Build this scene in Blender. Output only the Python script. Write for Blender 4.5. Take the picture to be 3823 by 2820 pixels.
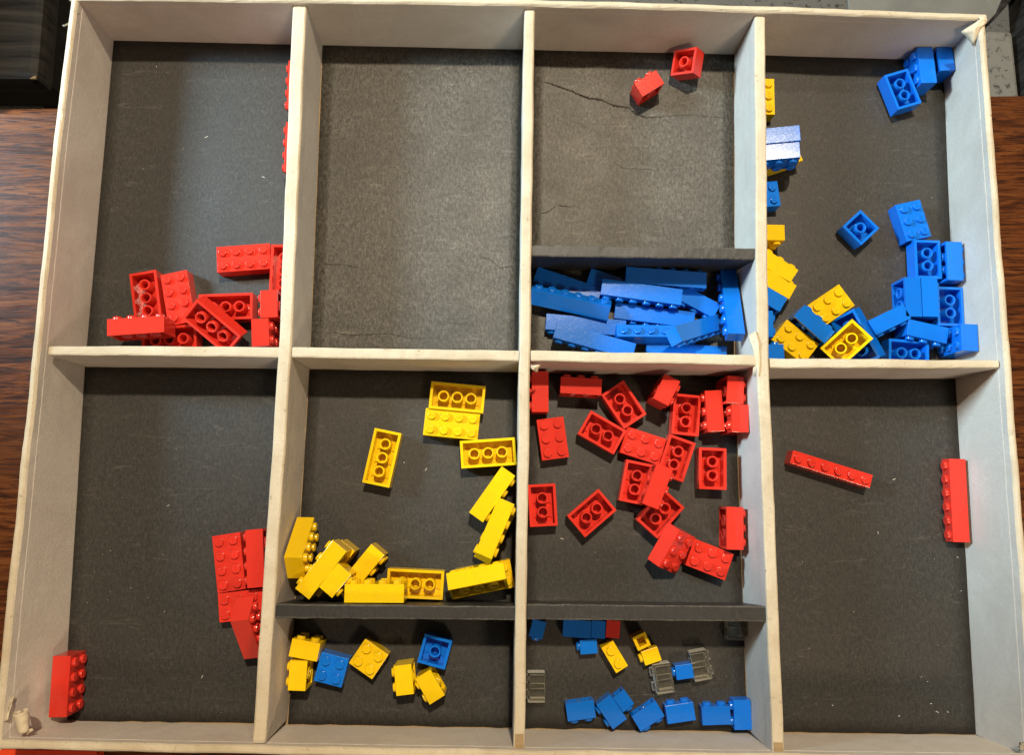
import bpy, bmesh, math, random
from mathutils import Vector, Matrix, Quaternion, noise

for o in list(bpy.data.objects): bpy.data.objects.remove(o)
scene = bpy.context.scene
COL = scene.collection
MM = 0.001
random.seed(7)

# ---------------------------------------------------------------- camera
cam_d = bpy.data.cameras.new('camera')
cam = bpy.data.objects.new('camera', cam_d); COL.objects.link(cam)
AX, AY = -0.146176, 0.011847
Rx = Matrix(((1,0,0),(0,math.cos(AX),-math.sin(AX)),(0,math.sin(AX),math.cos(AX))))
Ry = Matrix(((math.cos(AY),0,math.sin(AY)),(0,1,0),(-math.sin(AY),0,math.cos(AY))))
cam.matrix_world = Matrix.Translation((0,0,0.4623)) @ (Ry @ Rx).transposed().to_4x4()
cam_d.sensor_width = 36.0
cam_d.lens = 36.0*2913.78/3823.0
cam_d.clip_start = 0.01; cam_d.clip_end = 50
scene.camera = cam

# ---------------------------------------------------------------- light
world = bpy.data.worlds.new('World'); scene.world = world; world.use_nodes = True
bg = world.node_tree.nodes['Background']
bg.inputs[0].default_value = (0.95, 0.82, 0.66, 1); bg.inputs[1].default_value = 0.10

def lamp(name, loc, target, power, colour, size, shape='DISK', size_y=None):
    d = bpy.data.lights.new(name, 'AREA'); d.energy = power; d.color = colour
    d.shape = shape; d.size = size
    if size_y: d.size_y = size_y
    o = bpy.data.objects.new(name, d); COL.objects.link(o)
    o.location = loc
    o.rotation_euler = (Vector(target)-Vector(loc)).to_track_quat('-Z','Y').to_euler()
    return o
lamp('ceiling_lamp', (0.10, 0.66, 1.42), (0,0.08,0), 27.0, (1.0,0.85,0.62), 0.06)
lamp('second_ceiling_lamp', (0.45, 1.02, 1.42), (0,0.08,0), 3.0, (1.0,0.88,0.72), 0.07)
lamp('room_lamp', (0.55, -1.0, 1.3), (0,0.08,0), 8.5, (1.0,0.78,0.54), 0.30)
# cool daylight falling in from one side; the opening cuts it off along its near edge
wd = bpy.data.lights.new('window_light', 'SPOT'); wd.energy = 115.0; wd.color = (0.58,0.83,1.0)
wd.spot_size = math.radians(51); wd.spot_blend = 0.10; wd.shadow_soft_size = 0.13
wl = bpy.data.objects.new('window_light', wd); COL.objects.link(wl)
wl.location = (-0.98, 0.45, 0.63)
wl.rotation_euler = (Vector((0.02, 0.50, 0.0))-Vector(wl.location)).to_track_quat('-Z','Y').to_euler()

scene.view_settings.view_transform = 'Standard'
scene.view_settings.look = 'None'
scene.view_settings.exposure = 0.0
scene.view_settings.gamma = 1.0
scene.view_settings.use_curve_mapping = False
scene.render.resolution_x = 1024; scene.render.resolution_y = 756
scene.render.engine = 'CYCLES'

# ---------------------------------------------------------------- materials
def new_mat(name):
    m = bpy.data.materials.new(name); m.use_nodes = True
    nt = m.node_tree; return m, nt, nt.nodes['Principled BSDF']
def nd(nt, t, **kw):
    n = nt.nodes.new(t)
    for k, v in kw.items():
        if k in n.inputs: n.inputs[k].default_value = v
        else: setattr(n, k, v)
    return n
def coords(nt, scale=(1,1,1), rot=(0,0,0), kind='Object'):
    tc = nd(nt,'ShaderNodeTexCoord'); mp = nd(nt,'ShaderNodeMapping')
    mp.inputs['Scale'].default_value = scale; mp.inputs['Rotation'].default_value = rot
    nt.links.new(tc.outputs[kind], mp.inputs[0]); return mp.outputs[0]
def noise_tex(nt, vec, scale, detail=4, rough=0.55, dist=0.0):
    n = nd(nt,'ShaderNodeTexNoise'); n.inputs['Scale'].default_value = scale
    n.inputs['Detail'].default_value = detail; n.inputs['Roughness'].default_value = rough
    n.inputs['Distortion'].default_value = dist
    nt.links.new(vec, n.inputs['Vector']); return n.outputs['Fac']
def ramp(nt, fac, stops):
    r = nd(nt,'ShaderNodeValToRGB')
    els = r.color_ramp.elements
    while len(els) < len(stops): els.new(0.5)
    for e,(p,c) in zip(els, stops):
        e.position = p; e.color = (c,c,c,1) if not isinstance(c, tuple) else (*c,1)
    nt.links.new(fac, r.inputs[0]); return r.outputs[0]
def mixc(nt, fac, a, b, mode='MIX'):
    m = nd(nt,'ShaderNodeMix', data_type='RGBA', blend_type=mode)
    for s, v in ((0,fac),(6,a),(7,b)):
        if hasattr(v,'links'): nt.links.new(v, m.inputs[s])
        else: m.inputs[s].default_value = v if s == 0 else (*v,1)
    return m.outputs[2]
def bump(nt, bsdf, h, dist, strength=1.0):
    b = nd(nt,'ShaderNodeBump'); b.inputs['Distance'].default_value = dist
    b.inputs['Strength'].default_value = strength
    nt.links.new(h, b.inputs['Height']); nt.links.new(b.outputs[0], bsdf.inputs['Normal'])

def plastic(name, col, rough=0.13):
    m, nt, b = new_mat(name)
    v = coords(nt)
    info = nd(nt,'ShaderNodeObjectInfo')
    hsv = nd(nt,'ShaderNodeHueSaturation'); hsv.inputs['Color'].default_value = (*col,1)
    mr = nd(nt,'ShaderNodeMapRange'); mr.inputs[3].default_value = 0.90; mr.inputs[4].default_value = 1.06
    nt.links.new(info.outputs['Random'], mr.inputs[0]); nt.links.new(mr.outputs[0], hsv.inputs['Value'])
    grime = ramp(nt, noise_tex(nt, v, 260, 5, 0.6), [(0.44,0.0),(0.74,0.20)])
    c = mixc(nt, grime, hsv.outputs[0], tuple(x*0.66+0.02 for x in col))
    scl = ramp(nt, noise_tex(nt, coords(nt,(1.0,14.0,5.0),(0.3,0.9,0.4),'Object'), 240, 5, 0.75, 0.6), [(0.63,0.0),(0.68,0.30)])
    c = mixc(nt, scl, c, tuple(min(1,x*0.8+0.16) for x in col))
    dirt = ramp(nt, noise_tex(nt, coords(nt,(1,1,1),(0.2,0.5,0.1)), 85, 4, 0.6), [(0.54,0.0),(0.80,0.16)])
    c = mixc(nt, dirt, c, tuple(x*0.55 for x in col))
    nt.links.new(c, b.inputs['Base Color'])
    # fine scratches vary the gloss
    vs = coords(nt, (1,9,3), (0.5,0.3,0.7))
    scr = noise_tex(nt, vs, 700, 3, 0.7)
    r = ramp(nt, scr, [(0.35,rough),(0.6,rough+0.04),(0.72,rough+0.16)])
    nt.links.new(r, b.inputs['Roughness'])
    b.inputs['IOR'].default_value = 1.50
    b.inputs['Subsurface Weight'].default_value = 0.0
    bump(nt, b, noise_tex(nt, v, 70, 1, 0.4), 0.00010, 0.10)
    return m
MAT = {}
MAT['red'] = plastic('red_plastic', (0.64,0.033,0.019))
MAT['yellow'] = plastic('yellow_plastic', (0.80,0.51,0.004))
MAT['blue'] = plastic('blue_plastic', (0.004,0.150,0.64))
m, nt, b = new_mat('clear_plastic')
out = nt.nodes['Material Output']
rg = ramp(nt, noise_tex(nt, coords(nt,(1,6,2),(0.4,0.2,0.8)), 500, 4, 0.7), [(0.4,0.03),(0.7,0.10)])
tr = nd(nt,'ShaderNodeBsdfTransparent'); tr.inputs[0].default_value = (0.93,0.92,0.88,1)
gl = nd(nt,'ShaderNodeBsdfGlossy'); nt.links.new(rg, gl.inputs['Roughness'])
fr = nd(nt,'ShaderNodeFresnel'); fr.inputs[0].default_value = 1.49
mx = nd(nt,'ShaderNodeMixShader'); nt.links.new(fr.outputs[0], mx.inputs[0]); nt.links.new(tr.outputs[0], mx.inputs[1]); nt.links.new(gl.outputs[0], mx.inputs[2])
df = nd(nt,'ShaderNodeBsdfDiffuse'); df.inputs[0].default_value = (0.75,0.72,0.65,1)
mx2 = nd(nt,'ShaderNodeMixShader'); lw = nd(nt,'ShaderNodeLayerWeight'); lw.inputs[0].default_value = 0.5
nt.links.new(ramp(nt, lw.outputs['Facing'], [(0.15,0.02),(0.5,0.10),(0.85,0.75)]), mx2.inputs[0])
nt.links.new(mx.outputs[0], mx2.inputs[1]); nt.links.new(df.outputs[0], mx2.inputs[2])
nt.links.new(mx2.outputs[0], out.inputs['Surface']); nt.nodes.remove(b)
MAT['clear'] = m

def paper(name, col, dark, fleck, rough=0.8, fib=620, wear=0.55, streak=(1,1,1)):
    m, nt, b = new_mat(name)
    v = coords(nt)
    big = ramp(nt, noise_tex(nt, v, 26, 5, 0.65, 0.8), [(0.34,0.0),(0.66,1.0)])
    c = mixc(nt, big, col, dark)
    fine = ramp(nt, noise_tex(nt, coords(nt, streak), fib, 5, 0.7), [(0.32,0.0),(0.68,0.55)])
    c = mixc(nt, fine, c, tuple(x*0.74 for x in col))
    fl = ramp(nt, noise_tex(nt, v, 240, 6, 0.78), [(0.60,0.0),(0.70,wear)])
    c = mixc(nt, fl, c, fleck)
    sc = ramp(nt, noise_tex(nt, coords(nt,(1.0,4.0,1.0),(0.4,0.2,0.7)), 70, 7, 0.8, 1.5), [(0.64,0.0),(0.70,wear*0.6)])
    c = mixc(nt, sc, c, tuple(min(1,x*1.25) for x in col))
    nt.links.new(c, b.inputs['Base Color'])
    b.inputs['Roughness'].default_value = rough
    b.inputs['Specular IOR Level'].default_value = 0.3
    h = mixc(nt, 0.5, fine, big)
    bump(nt, b, h, 0.0004, 0.6)
    return m
MAT['wall_paper'] = paper('wall_paper', (0.66,0.59,0.515), (0.55,0.475,0.405), (0.48,0.41,0.34), wear=0.5)
MAT['rim_paper'] = paper('rim_paper', (0.62,0.535,0.40), (0.46,0.37,0.25), (0.20,0.15,0.09), wear=0.8)
MAT['torn_paper'] = paper('torn_paper', (0.72,0.62,0.46), (0.55,0.42,0.27), (0.36,0.25,0.15))
MAT['card'] = paper('brown_card', (0.36,0.25,0.13), (0.30,0.20,0.10), (0.2,0.13,0.07))

def black_paper(name, base, fibre, rough, amount, brown, bdist=0.00022):
    m, nt, b = new_mat(name)
    v = coords(nt)
    vf = coords(nt, (1.0,0.45,1.0), (0,0,0.35))
    vg = coords(nt, (0.5,1.0,1.0), (0,0,-0.5))
    f1 = noise_tex(nt, vf, 760, 6, 0.75, 0.6)
    f3 = noise_tex(nt, vg, 900, 4, 0.7, 0.4)
    f2 = noise_tex(nt, v, 30, 5, 0.65, 0.4)
    c = mixc(nt, ramp(nt, f1, [(0.42,0.0),(0.68,amount)]), base, fibre)
    c = mixc(nt, ramp(nt, f3, [(0.55,0.0),(0.72,amount)]), c, fibre)
    c = mixc(nt, ramp(nt, f2, [(0.30,0.0),(0.8,0.5)]), c, brown)
    scuff = ramp(nt, noise_tex(nt, coords(nt,(1.0,5.0,1.0),(0,0,0.9)), 45, 6, 0.75, 1.0), [(0.58,0.0),(0.72,0.42)])
    c = mixc(nt, scuff, c, tuple(x*1.7 for x in fibre))
    stain = ramp(nt, noise_tex(nt, coords(nt,(1,1,1),(0,0,1.3)), 11, 5, 0.6, 1.2), [(0.42,0.0),(0.62,0.28)])
    c = mixc(nt, stain, c, tuple(x*1.25 for x in base))
    nt.links.new(c, b.inputs['Base Color'])
    r = ramp(nt, f2, [(0.3,rough-0.04),(0.8,rough+0.08)])
    nt.links.new(r, b.inputs['Roughness'])
    b.inputs['Specular IOR Level'].default_value = 0.30
    bump(nt, b, mixc(nt, 0.4, f1, f3), bdist, 0.6)
    return m
MAT['liner_smooth'] = black_paper('smooth_black_paper', (0.025,0.0235,0.022), (0.074,0.069,0.062), 0.46, 0.7, (0.038,0.032,0.026), 0.00022)
MAT['liner_fuzzy'] = black_paper('fibrous_black_paper', (0.024,0.022,0.019), (0.150,0.136,0.115), 0.46, 0.85, (0.046,0.037,0.028), 0.00036)
MAT['divider_black'] = black_paper('black_card', (0.024,0.023,0.022), (0.055,0.051,0.046), 0.44, 0.6, (0.032,0.028,0.024), 0.00018)

MAT['frayed_edge'] = black_paper('frayed_black_card', (0.05,0.046,0.04), (0.17,0.155,0.13), 0.7, 0.9, (0.06,0.05,0.04), 0.0004)
# wood of the table: grain runs along x
m, nt, b = new_mat('table_wood')
g1 = noise_tex(nt, coords(nt, (6.0,60.0,8.0)), 2.6, 6, 0.62, 1.8)     # streaks of early and late wood
g2 = noise_tex(nt, coords(nt, (22.0,300.0,30.0)), 3.0, 3, 0.6, 0.5)    # open pores
g3 = noise_tex(nt, coords(nt, (1.0,6.0,1.0)), 3.0, 3, 0.5)
c = nd(nt,'ShaderNodeValToRGB'); els = c.color_ramp.elements
els.new(0.45); els.new(0.56)
for e_,(p,cc) in zip(els, [(0.30,(0.016,0.007,0.004)),(0.41,(0.055,0.017,0.007)),(0.53,(0.125,0.040,0.013)),(0.72,(0.200,0.075,0.023))]):
    e_.position = p; e_.color = (*cc,1)
nt.links.new(g1, c.inputs[0])
cc = mixc(nt, ramp(nt, g2, [(0.38,0.9),(0.46,0.0)]), c.outputs[0], (0.014,0.006,0.004))
cc = mixc(nt, ramp(nt, g3, [(0.4,0.0),(0.7,0.55)]), cc, (0.060,0.022,0.010))
nt.links.new(cc, b.inputs['Base Color'])
nt.links.new(ramp(nt, g2, [(0.3,0.42),(0.6,0.26)]), b.inputs['Roughness'])
b.inputs['Specular IOR Level'].default_value = 0.13
bump(nt, b, g2, 0.0003, 0.4)
MAT['table_wood'] = m
m, nt, b = new_mat('dark_stained_wood')
v = coords(nt, (1.0,12.0,3.0)); g = noise_tex(nt, v, 9, 7, 0.65, 0.8)
nt.links.new(mixc(nt, ramp(nt, g, [(0.35,0.0),(0.7,1.0)]), (0.012,0.010,0.009), (0.050,0.043,0.036)), b.inputs['Base Color'])
b.inputs['Roughness'].default_value = 0.5; b.inputs['Specular IOR Level'].default_value = 0.15; bump(nt, b, g, 0.0008, 0.4)
MAT['dark_wood'] = m
m, nt, b = new_mat('speckled_stone')
v = coords(nt)
s1 = ramp(nt, noise_tex(nt, v, 150, 6, 0.75), [(0.36,0.0),(0.46,1.0)])
s2 = noise_tex(nt, v, 14, 4, 0.6)
nt.links.new(mixc(nt, s1, (0.04,0.035,0.03), mixc(nt, s2, (0.16,0.145,0.12), (0.24,0.22,0.19))), b.inputs['Base Color'])
b.inputs['Roughness'].default_value = 0.5
MAT['stone'] = m
MAT['grey_board'] = paper('grey_board', (0.22,0.21,0.18), (0.17,0.16,0.14), (0.12,0.11,0.1))
m, nt, b = new_mat('red_card')
nt.links.new(mixc(nt, ramp(nt, noise_tex(nt, coords(nt), 90, 4), [(0.4,0.0),(0.7,0.6)]), (0.70,0.055,0.012), (0.50,0.03,0.01)), b.inputs['Base Color'])
b.inputs['Roughness'].default_value = 0.45
MAT['red_card'] = m
m, nt, b = new_mat('lint'); b.inputs['Base Color'].default_value = (0.62,0.58,0.50,1); b.inputs['Roughness'].default_value = 0.9
nt.links.new(mixc(nt, noise_tex(nt, coords(nt), 300, 2), (0.75,0.72,0.66), (0.45,0.40,0.32)), b.inputs['Base Color'])
MAT['lint'] = m

# ---------------------------------------------------------------- helpers
def link(name, me, parent=None, mats=()):
    o = bpy.data.objects.new(name, me); COL.objects.link(o)
    for mt in mats: me.materials.append(MAT[mt])
    if parent: o.parent = parent
    return o
def empty(name, label, cat, group=None):
    o = bpy.data.objects.new(name, None); COL.objects.link(o)
    o.empty_display_size = 0.01
    o['label'] = label; o['category'] = cat
    if group: o['group'] = group
    return o
def tag(o, label=None, cat=None, group=None, kind=None):
    for k,v in (('label',label),('category',cat),('group',group),('kind',kind)):
        if v: o[k] = v
    return o
def wob(p, s, a):
    return noise.noise(Vector(p)*s)*a
def loft(name, stations, parent, mats, mat_of=None, smooth=False, closed=True):
    """stations: lists of points (mm); consecutive ones are joined by quads"""
    bm = bmesh.new(); rows = []
    for st in stations: rows.append([bm.verts.new(Vector(p)*MM) for p in st])
    n = len(stations[0])
    for a, r in zip(rows, rows[1:]):
        for i in range(n if closed else n-1):
            f = bm.faces.new((a[i], a[(i+1)%n], r[(i+1)%n], r[i]))
            if mat_of: f.material_index = mat_of(i)
            f.smooth = smooth
    if closed:
        bm.faces.new(rows[0][::-1]); bm.faces.new(rows[-1])
    bmesh.ops.recalc_face_normals(bm, faces=bm.faces)
    me = bpy.data.meshes.new(name); bm.to_mesh(me); bm.free()
    return link(name, me, parent, mats)
def pl(*pts):
    pts = sorted(pts)
    def f(t):
        if t <= pts[0][0]: a, b_ = pts[0], pts[1]
        elif t >= pts[-1][0]: a, b_ = pts[-2], pts[-1]
        else:
            for a, b_ in zip(pts, pts[1:]):
                if a[0] <= t <= b_[0]: break
        k = (t-a[0])/(b_[0]-a[0]); return a[1]+(b_[1]-a[1])*k
    return f

# ================================================================ the setting
# table top
def slab(name, poly, z0, z1, mat, parent=None, bev=2.0, seg=3):
    bm = bmesh.new()
    vs = [bm.verts.new((x*MM, y*MM, z1*MM)) for x, y in poly]
    f = bm.faces.new(vs)
    if f.normal.z < 0: f.normal_flip()
    r = bmesh.ops.extrude_face_region(bm, geom=[f])
    nv = [g for g in r['geom'] if isinstance(g, bmesh.types.BMVert)]
    for v_ in nv: v_.co.z = z0*MM
    bmesh.ops.recalc_face_normals(bm, faces=bm.faces)
    if bev: bmesh.ops.bevel(bm, geom=[e for e in bm.edges], offset=bev*MM, segments=seg, profile=0.6, affect='EDGES')
    me = bpy.data.meshes.new(name); bm.to_mesh(me); bm.free()
    return link(name, me, parent, (mat,))
table = slab('table_top', [(-900,-650),(900,-650),(900,263),(-900,230)], -33, -3.2, 'table_wood', None, 4.0)
tag(table, 'dark brown wooden table top with streaky grain under the tray', 'table')
# floor of the room beyond the table edge
bm = bmesh.new()
vs = [bm.verts.new(p) for p in ((-2.5,-2.5,-0.75),(2.5,-2.5,-0.75),(2.5,2.5,-0.75),(-2.5,2.5,-0.75))]
bm.faces.new(vs); me = bpy.data.meshes.new('floor'); bm.to_mesh(me); bm.free()
fl = link('floor', me, None, ('stone',)); tag(fl, kind='structure')
# dark wooden seat behind the table
ch = empty('wooden_chair', 'dark stained wooden chair seat with a chipped corner behind the table', 'chair')
slab('seat', [(-900,414),(-470,414),(-473,880),(-900,880)], -310, -280, 'dark_wood', ch, 9.0, 2)
slab('apron', [(-880,432),(-486,432),(-488,860),(-880,860)], -372, -312, 'dark_wood', ch, 2.0, 1)
for x, y in ((-505,450),(-505,840),(-865,450),(-865,840)):
    slab('leg', [(x-17,y-17),(x+17,y-17),(x+17,y+17),(x-17,y+17)], -748, -373, 'dark_wood', ch, 2.0, 1)
slab('chip', [(-478,414.5),(-472,414.5),(-472,418),(-475,417)], -281.5, -279.2, 'card', ch, 0)
# grey board and dark chair behind the other end of the table
gb = slab('grey_board', [(370,498),(517,495),(560,540),(545,640),(365,640)], -304, -300, 'grey_board', None, 0.8, 1)
tag(gb, 'grey board lying below the table edge behind the tray', 'board')
sc = empty('dark_chair', 'dark wooden chair rail beyond the table corner by the speckled stone', 'chair')
slab('seat_rail', [(552,300),(580,300),(592,560),(562,560)], -330, -296, 'dark_wood', sc, 2.0, 1)
slab('back_rail', [(522,496),(562,540),(600,640),(552,560)], -330, -297, 'dark_wood', sc, 1.0, 1)
slab('leg', [(556,310),(586,310),(586,340),(556,340)], -748, -331, 'dark_wood', sc, 2.0, 1)
st = slab('stone_slab', [(500,380),(551,380),(551,492),(500,495)], -340, -312, 'stone', None, 3.0, 2)
tag(st, 'speckled grey stone slab beside the dark chair rail', 'stone')
# red card lid on the table in front of the tray
rl = empty('red_lid', 'red card lid just showing beyond the curled torn corner', 'lid')
slab('lid_top', [(-420,-136.4),(-222,-139.4),(-226,-330),(-420,-330)], 7, 8.2, 'red_card', rl, 0.3, 1)
slab('lid_edge', [(-420,-137),(-223,-140),(-223,-141.5),(-420,-138.5)], -3, 6.9, 'red_card', rl, 0)
slab('lid_edge', [(-224.5,-142),(-223,-142),(-226.5,-330),(-228,-330)], -3, 6.9, 'red_card', rl, 0)

# ================================================================ the tray
tray = empty('compartment_tray', 'worn cardboard tray with pale dividers, black floor and torn corners', 'tray')
LW  = pl((285,-247.4),(72,-249.3),(-88,-246.5),(-128,-243.5))
LWT = pl((282,-245.8),(200,-248.4),(69,-250.0),(-80,-252.4),(-128,-253.0))
P1L = pl((285,-123.1),(76,-122.6),(-129,-127.5)); P1R = pl((285,-114.8),(76,-115.6),(-129,-120.6))
P2L = pl((283,12.7),(-130,5.4)); P2R = pl((283,18.9),(-130,11.3))
P3L = pl((280,148.3),(75,139.6),(-134,138.0)); P3R = pl((280,154.6),(75,146.4),(-134,144.2))
RW  = pl((278,281.5),(252,281.8),(63,272.8),(-136,267.4))
RWT = pl((276,278.4),(63,274.3),(-34,272.2),(-134,269.6))
BK  = pl((-247,285),(-113,282.4),(148.7,277.5),(283,274.0))
BKT = pl((-246,282.5),(12.6,280.5),(144,277.3),(278.2,272.7))
XB  = pl((-250,79.8),(-122,79.2),(9,77.3),(138,74.9),(147,72.9),(275,72.0))
XF  = pl((-250,74.5),(-122,73.2),(9,71.2),(138,68.8),(147,67.2),(275,67.3))
FR  = pl((-243,-126.3),(-120.8,-129.1),(137.7,-134.5),(267.4,-136.4))
FRT = pl((-247.5,-122.8),(-98,-126.8),(30,-129.4),(270,-133.6))
RIM = 45.0
def outer_wall(name, axis, bot, top, t0, t1, sgn, th, rim, n=90):
    prof = [(0,-.6),(0,19),(0,38.0),(.05,38.6),(.17,38.72),(.17,rim-1.3),(.85,rim-.45),(1.5,rim),(th-1.3,rim),(th-.45,rim-.35),(th,rim-1.1),(th,20),(th,-3)]
    sts = []
    for i in range(n+1):
        t = t0+(t1-t0)*i/n; st = []
        for j,(d,z) in enumerate(prof):
            k = max(0,min(1,z/RIM)); c = bot(t)*(1-k)+top(t)*k
            up = 1.0 if z > rim-2 else 0.35
            c += sgn*(d + wob((t*.9, j*.6, sgn*7+z*.02), .035, .5*up) + wob((t*.9, j*5., 3), .45, .20*up))
            zz = z + (wob((t, j*.2, sgn*11), .045, .3)+wob((t, j*3., 2), .6, .14) if z > rim-2 else 0)
            st.append((c, t, zz) if axis == 'y' else (t, c, zz))
        sts.append(st)
    return loft(name, sts, tray, ('wall_paper','rim_paper'), lambda i: 1 if 5 <= i <= 9 else 0)
outer_wall('side_wall','y', LW, LWT, -128, 285, -1, 4.2, 44.6)
outer_wall('side_wall','y', RW, RWT, -136, 276, 1, 3.8, 44.6)
outer_wall('back_wall','x', BK, BKT, -251, 282.5, 1, 4.2, 45.1)
outer_wall('front_wall','x', FR, FRT, -256, 275, -1, 4.4, 45.1)
slab('base_panel', [(-250,-133),(270,-139),(283,277),(-250,287)], -3, -0.75, 'card', tray, 0)

def partition(name, axis, lo, hi, t0, t1, h, n=50, mats=('wall_paper','rim_paper'), amp=1.0):
    sts = []
    for i in range(n+1):
        t = t0+(t1-t0)*i/n; L_, R_ = lo(t), hi(t)
        k2 = h-7.5+wob((t,h,1),.05,1.2)
        prof = [(L_+.2,-.6),(L_+.2,h*.5),(L_+.2,k2-.15),(L_,k2),(L_,h-1.2),(L_+.3,h-.4),(L_+1.0,h),((L_+R_)/2,h+.10),(R_-1.0,h),(R_-.3,h-.4),(R_,h-1.2),(R_,k2),(R_-.2,k2-.15),(R_-.2,h*.5),(R_-.2,-.6)]
        st = []
        for j,(c,z) in enumerate(prof):
            c += (wob((t, j*.4, h), .04, .40) + wob((t, j*4.3, 9), .5, .16))*amp
            z += (wob((t, j*.3, h+5), .05, .26)+wob((t,j*3.,6),.6,.12))*amp if z > h-2 else 0
            st.append((c,t,z) if axis == 'y' else (t,c,z))
        sts.append(st)
    return loft(name, sts, tray, mats, (lambda i: 1 if 4 <= i <= 9 else 0) if len(mats) > 1 else None)
partition('long_divider','y', P1L, P1R, -126.0, BK(-118)-.4, 41.2)
partition('long_divider','y', P2L, P2R, -129.3, BK(15)-.4, 41.2)
partition('long_divider','y', P3L, P3R, -132.4, BK(150)-.4, 41.2)
partition('cross_divider','x', XF, XB, -247.6, -122.3, 40.5, 24)
partition('cross_divider','x', XF, XB, -115.2, P2L(75)-.3, 40.5, 24)
partition('cross_divider','x', XF, XB, P2R(75)+.3, 139.3, 40.5, 24)
partition('cross_divider','x', XF, XB, 146.8, 273.6, 40.5, 24)
def black_divider(x0, x1, f0, f1, b0, b1, h):
    """front and back faces lean a little: f0,b0 at the foot, f1,b1 at the top"""
    sts = []; n = 40
    for i in range(n+1):
        t = x0+(x1-x0)*i/n
        sk = -(t-x0)*0.0125
        prof = [(f0,-.3),(f0*.5+f1*.5,h*.5),(f1,h-1.3),(f1+.25,h-.35),(f1+.9,h),(b1-.6,h),(b1-.15,h-.3),(b1,h-1.0),(b0*.5+b1*.5,h*.5),(b0,-.3)]
        st = []
        for j,(c,z) in enumerate(prof):
            c += sk + wob((t, j*2.3, h), .13, .30) + wob((t,j*4.,2), .6, .18)
            st.append((t, c, z + (wob((t,j,4), .5, .22) if z > h-2 else 0)))
        sts.append(st)
    return loft('black_divider', sts, tray, ('divider_black','frayed_edge'), lambda i: 1 if i in (2,3,5,6) else 0)
black_divider(P2R(133)+.3, P3L(133)-.3, 134.6, 131.0, 138.6, 137.6, 39.5)
black_divider(P1R(-62)+.3, P2L(-62)-.3, -65.4, -65.0, -60.6, -57.8, 39.5)
black_divider(P2R(-63)+.3, P3L(-63)-.3, -66.6, -66.2, -61.6, -58.2, 39.5)

def liner(lo, hi, fr, bk, mat, round_corner=False):
    nx, ny = 16, 24
    bm = bmesh.new(); g = []
    for j in range(ny+1):
        row = []
        for i in range(nx+1):
            x = lo(0)+(hi(0)-lo(0))*i/nx
            for _ in range(3):
                y = fr(x)+(bk(x)-fr(x))*j/ny
                x = (lo(y)+.25)+(hi(y)-lo(y)-.5)*i/nx
            if j == 0: y += 0.7+wob((x,3,1),.12,.7)
            if j == ny: y -= .3
            z = -0.04 - abs(wob((x,y,2),.05,.22))
            row.append(bm.verts.new((x*MM,y*MM,z*MM)))
        g.append(row)
    for j in range(ny):
        for i in range(nx):
            f = bm.faces.new((g[j][i],g[j][i+1],g[j+1][i+1],g[j+1][i])); f.smooth = True
    be = [e for e in bm.edges if e.is_boundary]
    r = bmesh.ops.extrude_edge_only(bm, edges=be)
    for v_ in [q for q in r['geom'] if isinstance(q, bmesh.types.BMVert)]: v_.co.z = -0.6*MM
    for e in [q for q in r['geom'] if isinstance(q, bmesh.types.BMEdge)]:
        for f in e.link_faces: f.smooth = False
    bmesh.ops.recalc_face_normals(bm, faces=bm.faces)
    me = bpy.data.meshes.new('floor_liner'); bm.to_mesh(me); bm.free()
    return link('floor_liner', me, tray, (mat,))
L_A = liner(LW, P1L, XB, BK, 'liner_smooth')
L_B = liner(P1R, P2L, XB, BK, 'liner_fuzzy')
L_C = liner(P2R, P3L, XB, BK, 'liner_fuzzy')
L_D = liner(P3R, RW, XB, BK, 'liner_smooth')
L_E = liner(LW, P1L, FR, XF, 'liner_smooth')
L_F = liner(P1R, P2L, FR, XF, 'liner_smooth')
L_G = liner(P2R, P3L, FR, XF, 'liner_smooth')
L_H = liner(P3R, RW, FR, XF, 'liner_smooth')

def crack(pts, parent, w=0.8, h=0.4):
    """a torn lip of the black paper along a line"""
    fine = []
    for a, b_ in zip(pts, pts[1:]):
        k = max(2, int(math.dist(a,b_)/1.2))
        for i in range(k): fine.append((a[0]+(b_[0]-a[0])*i/k, a[1]+(b_[1]-a[1])*i/k))
    fine.append(pts[-1])
    sts = []
    for i,(x,y) in enumerate(fine):
        t = i/(len(fine)-1); env = min(1, 6*t, 6*(1-t))*.85+.15
        jx = wob((x,y,1),.8,.5); 
        y2 = y+jx
        sts.append([(x,y2-w*.5*env,-.25),(x+.05,y2-.1*env,h*env*(0.7+wob((x,y,5),.5,.6))),(x,y2+.12,h*.5*env),(x,y2+.2,-.3)])
    return loft('crack', sts, parent, ('liner_fuzzy',))
crack([(23.2,258.6),(34.0,255.6),(44.0,251.8),(54.0,247.2),(61.9,246.1),(69.8,242.4),(79.8,240.9),(84.0,236.7),(91.1,234.1),(102.6,234.9)], L_C, 2.2, .95)
crack([(102.6,234.9),(118.5,236.1),(131.4,234.7),(143.6,233.9)], L_C, .5, .2)
crack([(19.4,170.0),(27.5,171.5),(33.9,176.3),(40.9,174.9),(45.2,175.9)], L_C, .8, .35)
crack([(68.3,204.6),(74.6,200.7),(80.3,200.2),(91.6,199.7),(97.3,199.0)], L_C, .6, .25)
crack([(-112.6,138.3),(-103.2,137.9),(-95.5,137.6),(-87.9,135.8)], L_B, .9, .35)
crack([(-14.6,142.4),(-8.3,141.7),(-4.8,138.8),(-2.1,135.9),(3.5,136.6),(9.6,137.7)], L_B, .8, .4)
crack([(-113.2,96.2),(-107.3,95.1),(-100.5,95.5),(-93.6,94.1),(-84.1,94.4),(-74.5,94.6),(-69.1,95.1),(-63.6,93.7),(-56.7,92.1),(-45.8,91.8),(-40.3,92.8)], L_B, .8, .35)
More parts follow.
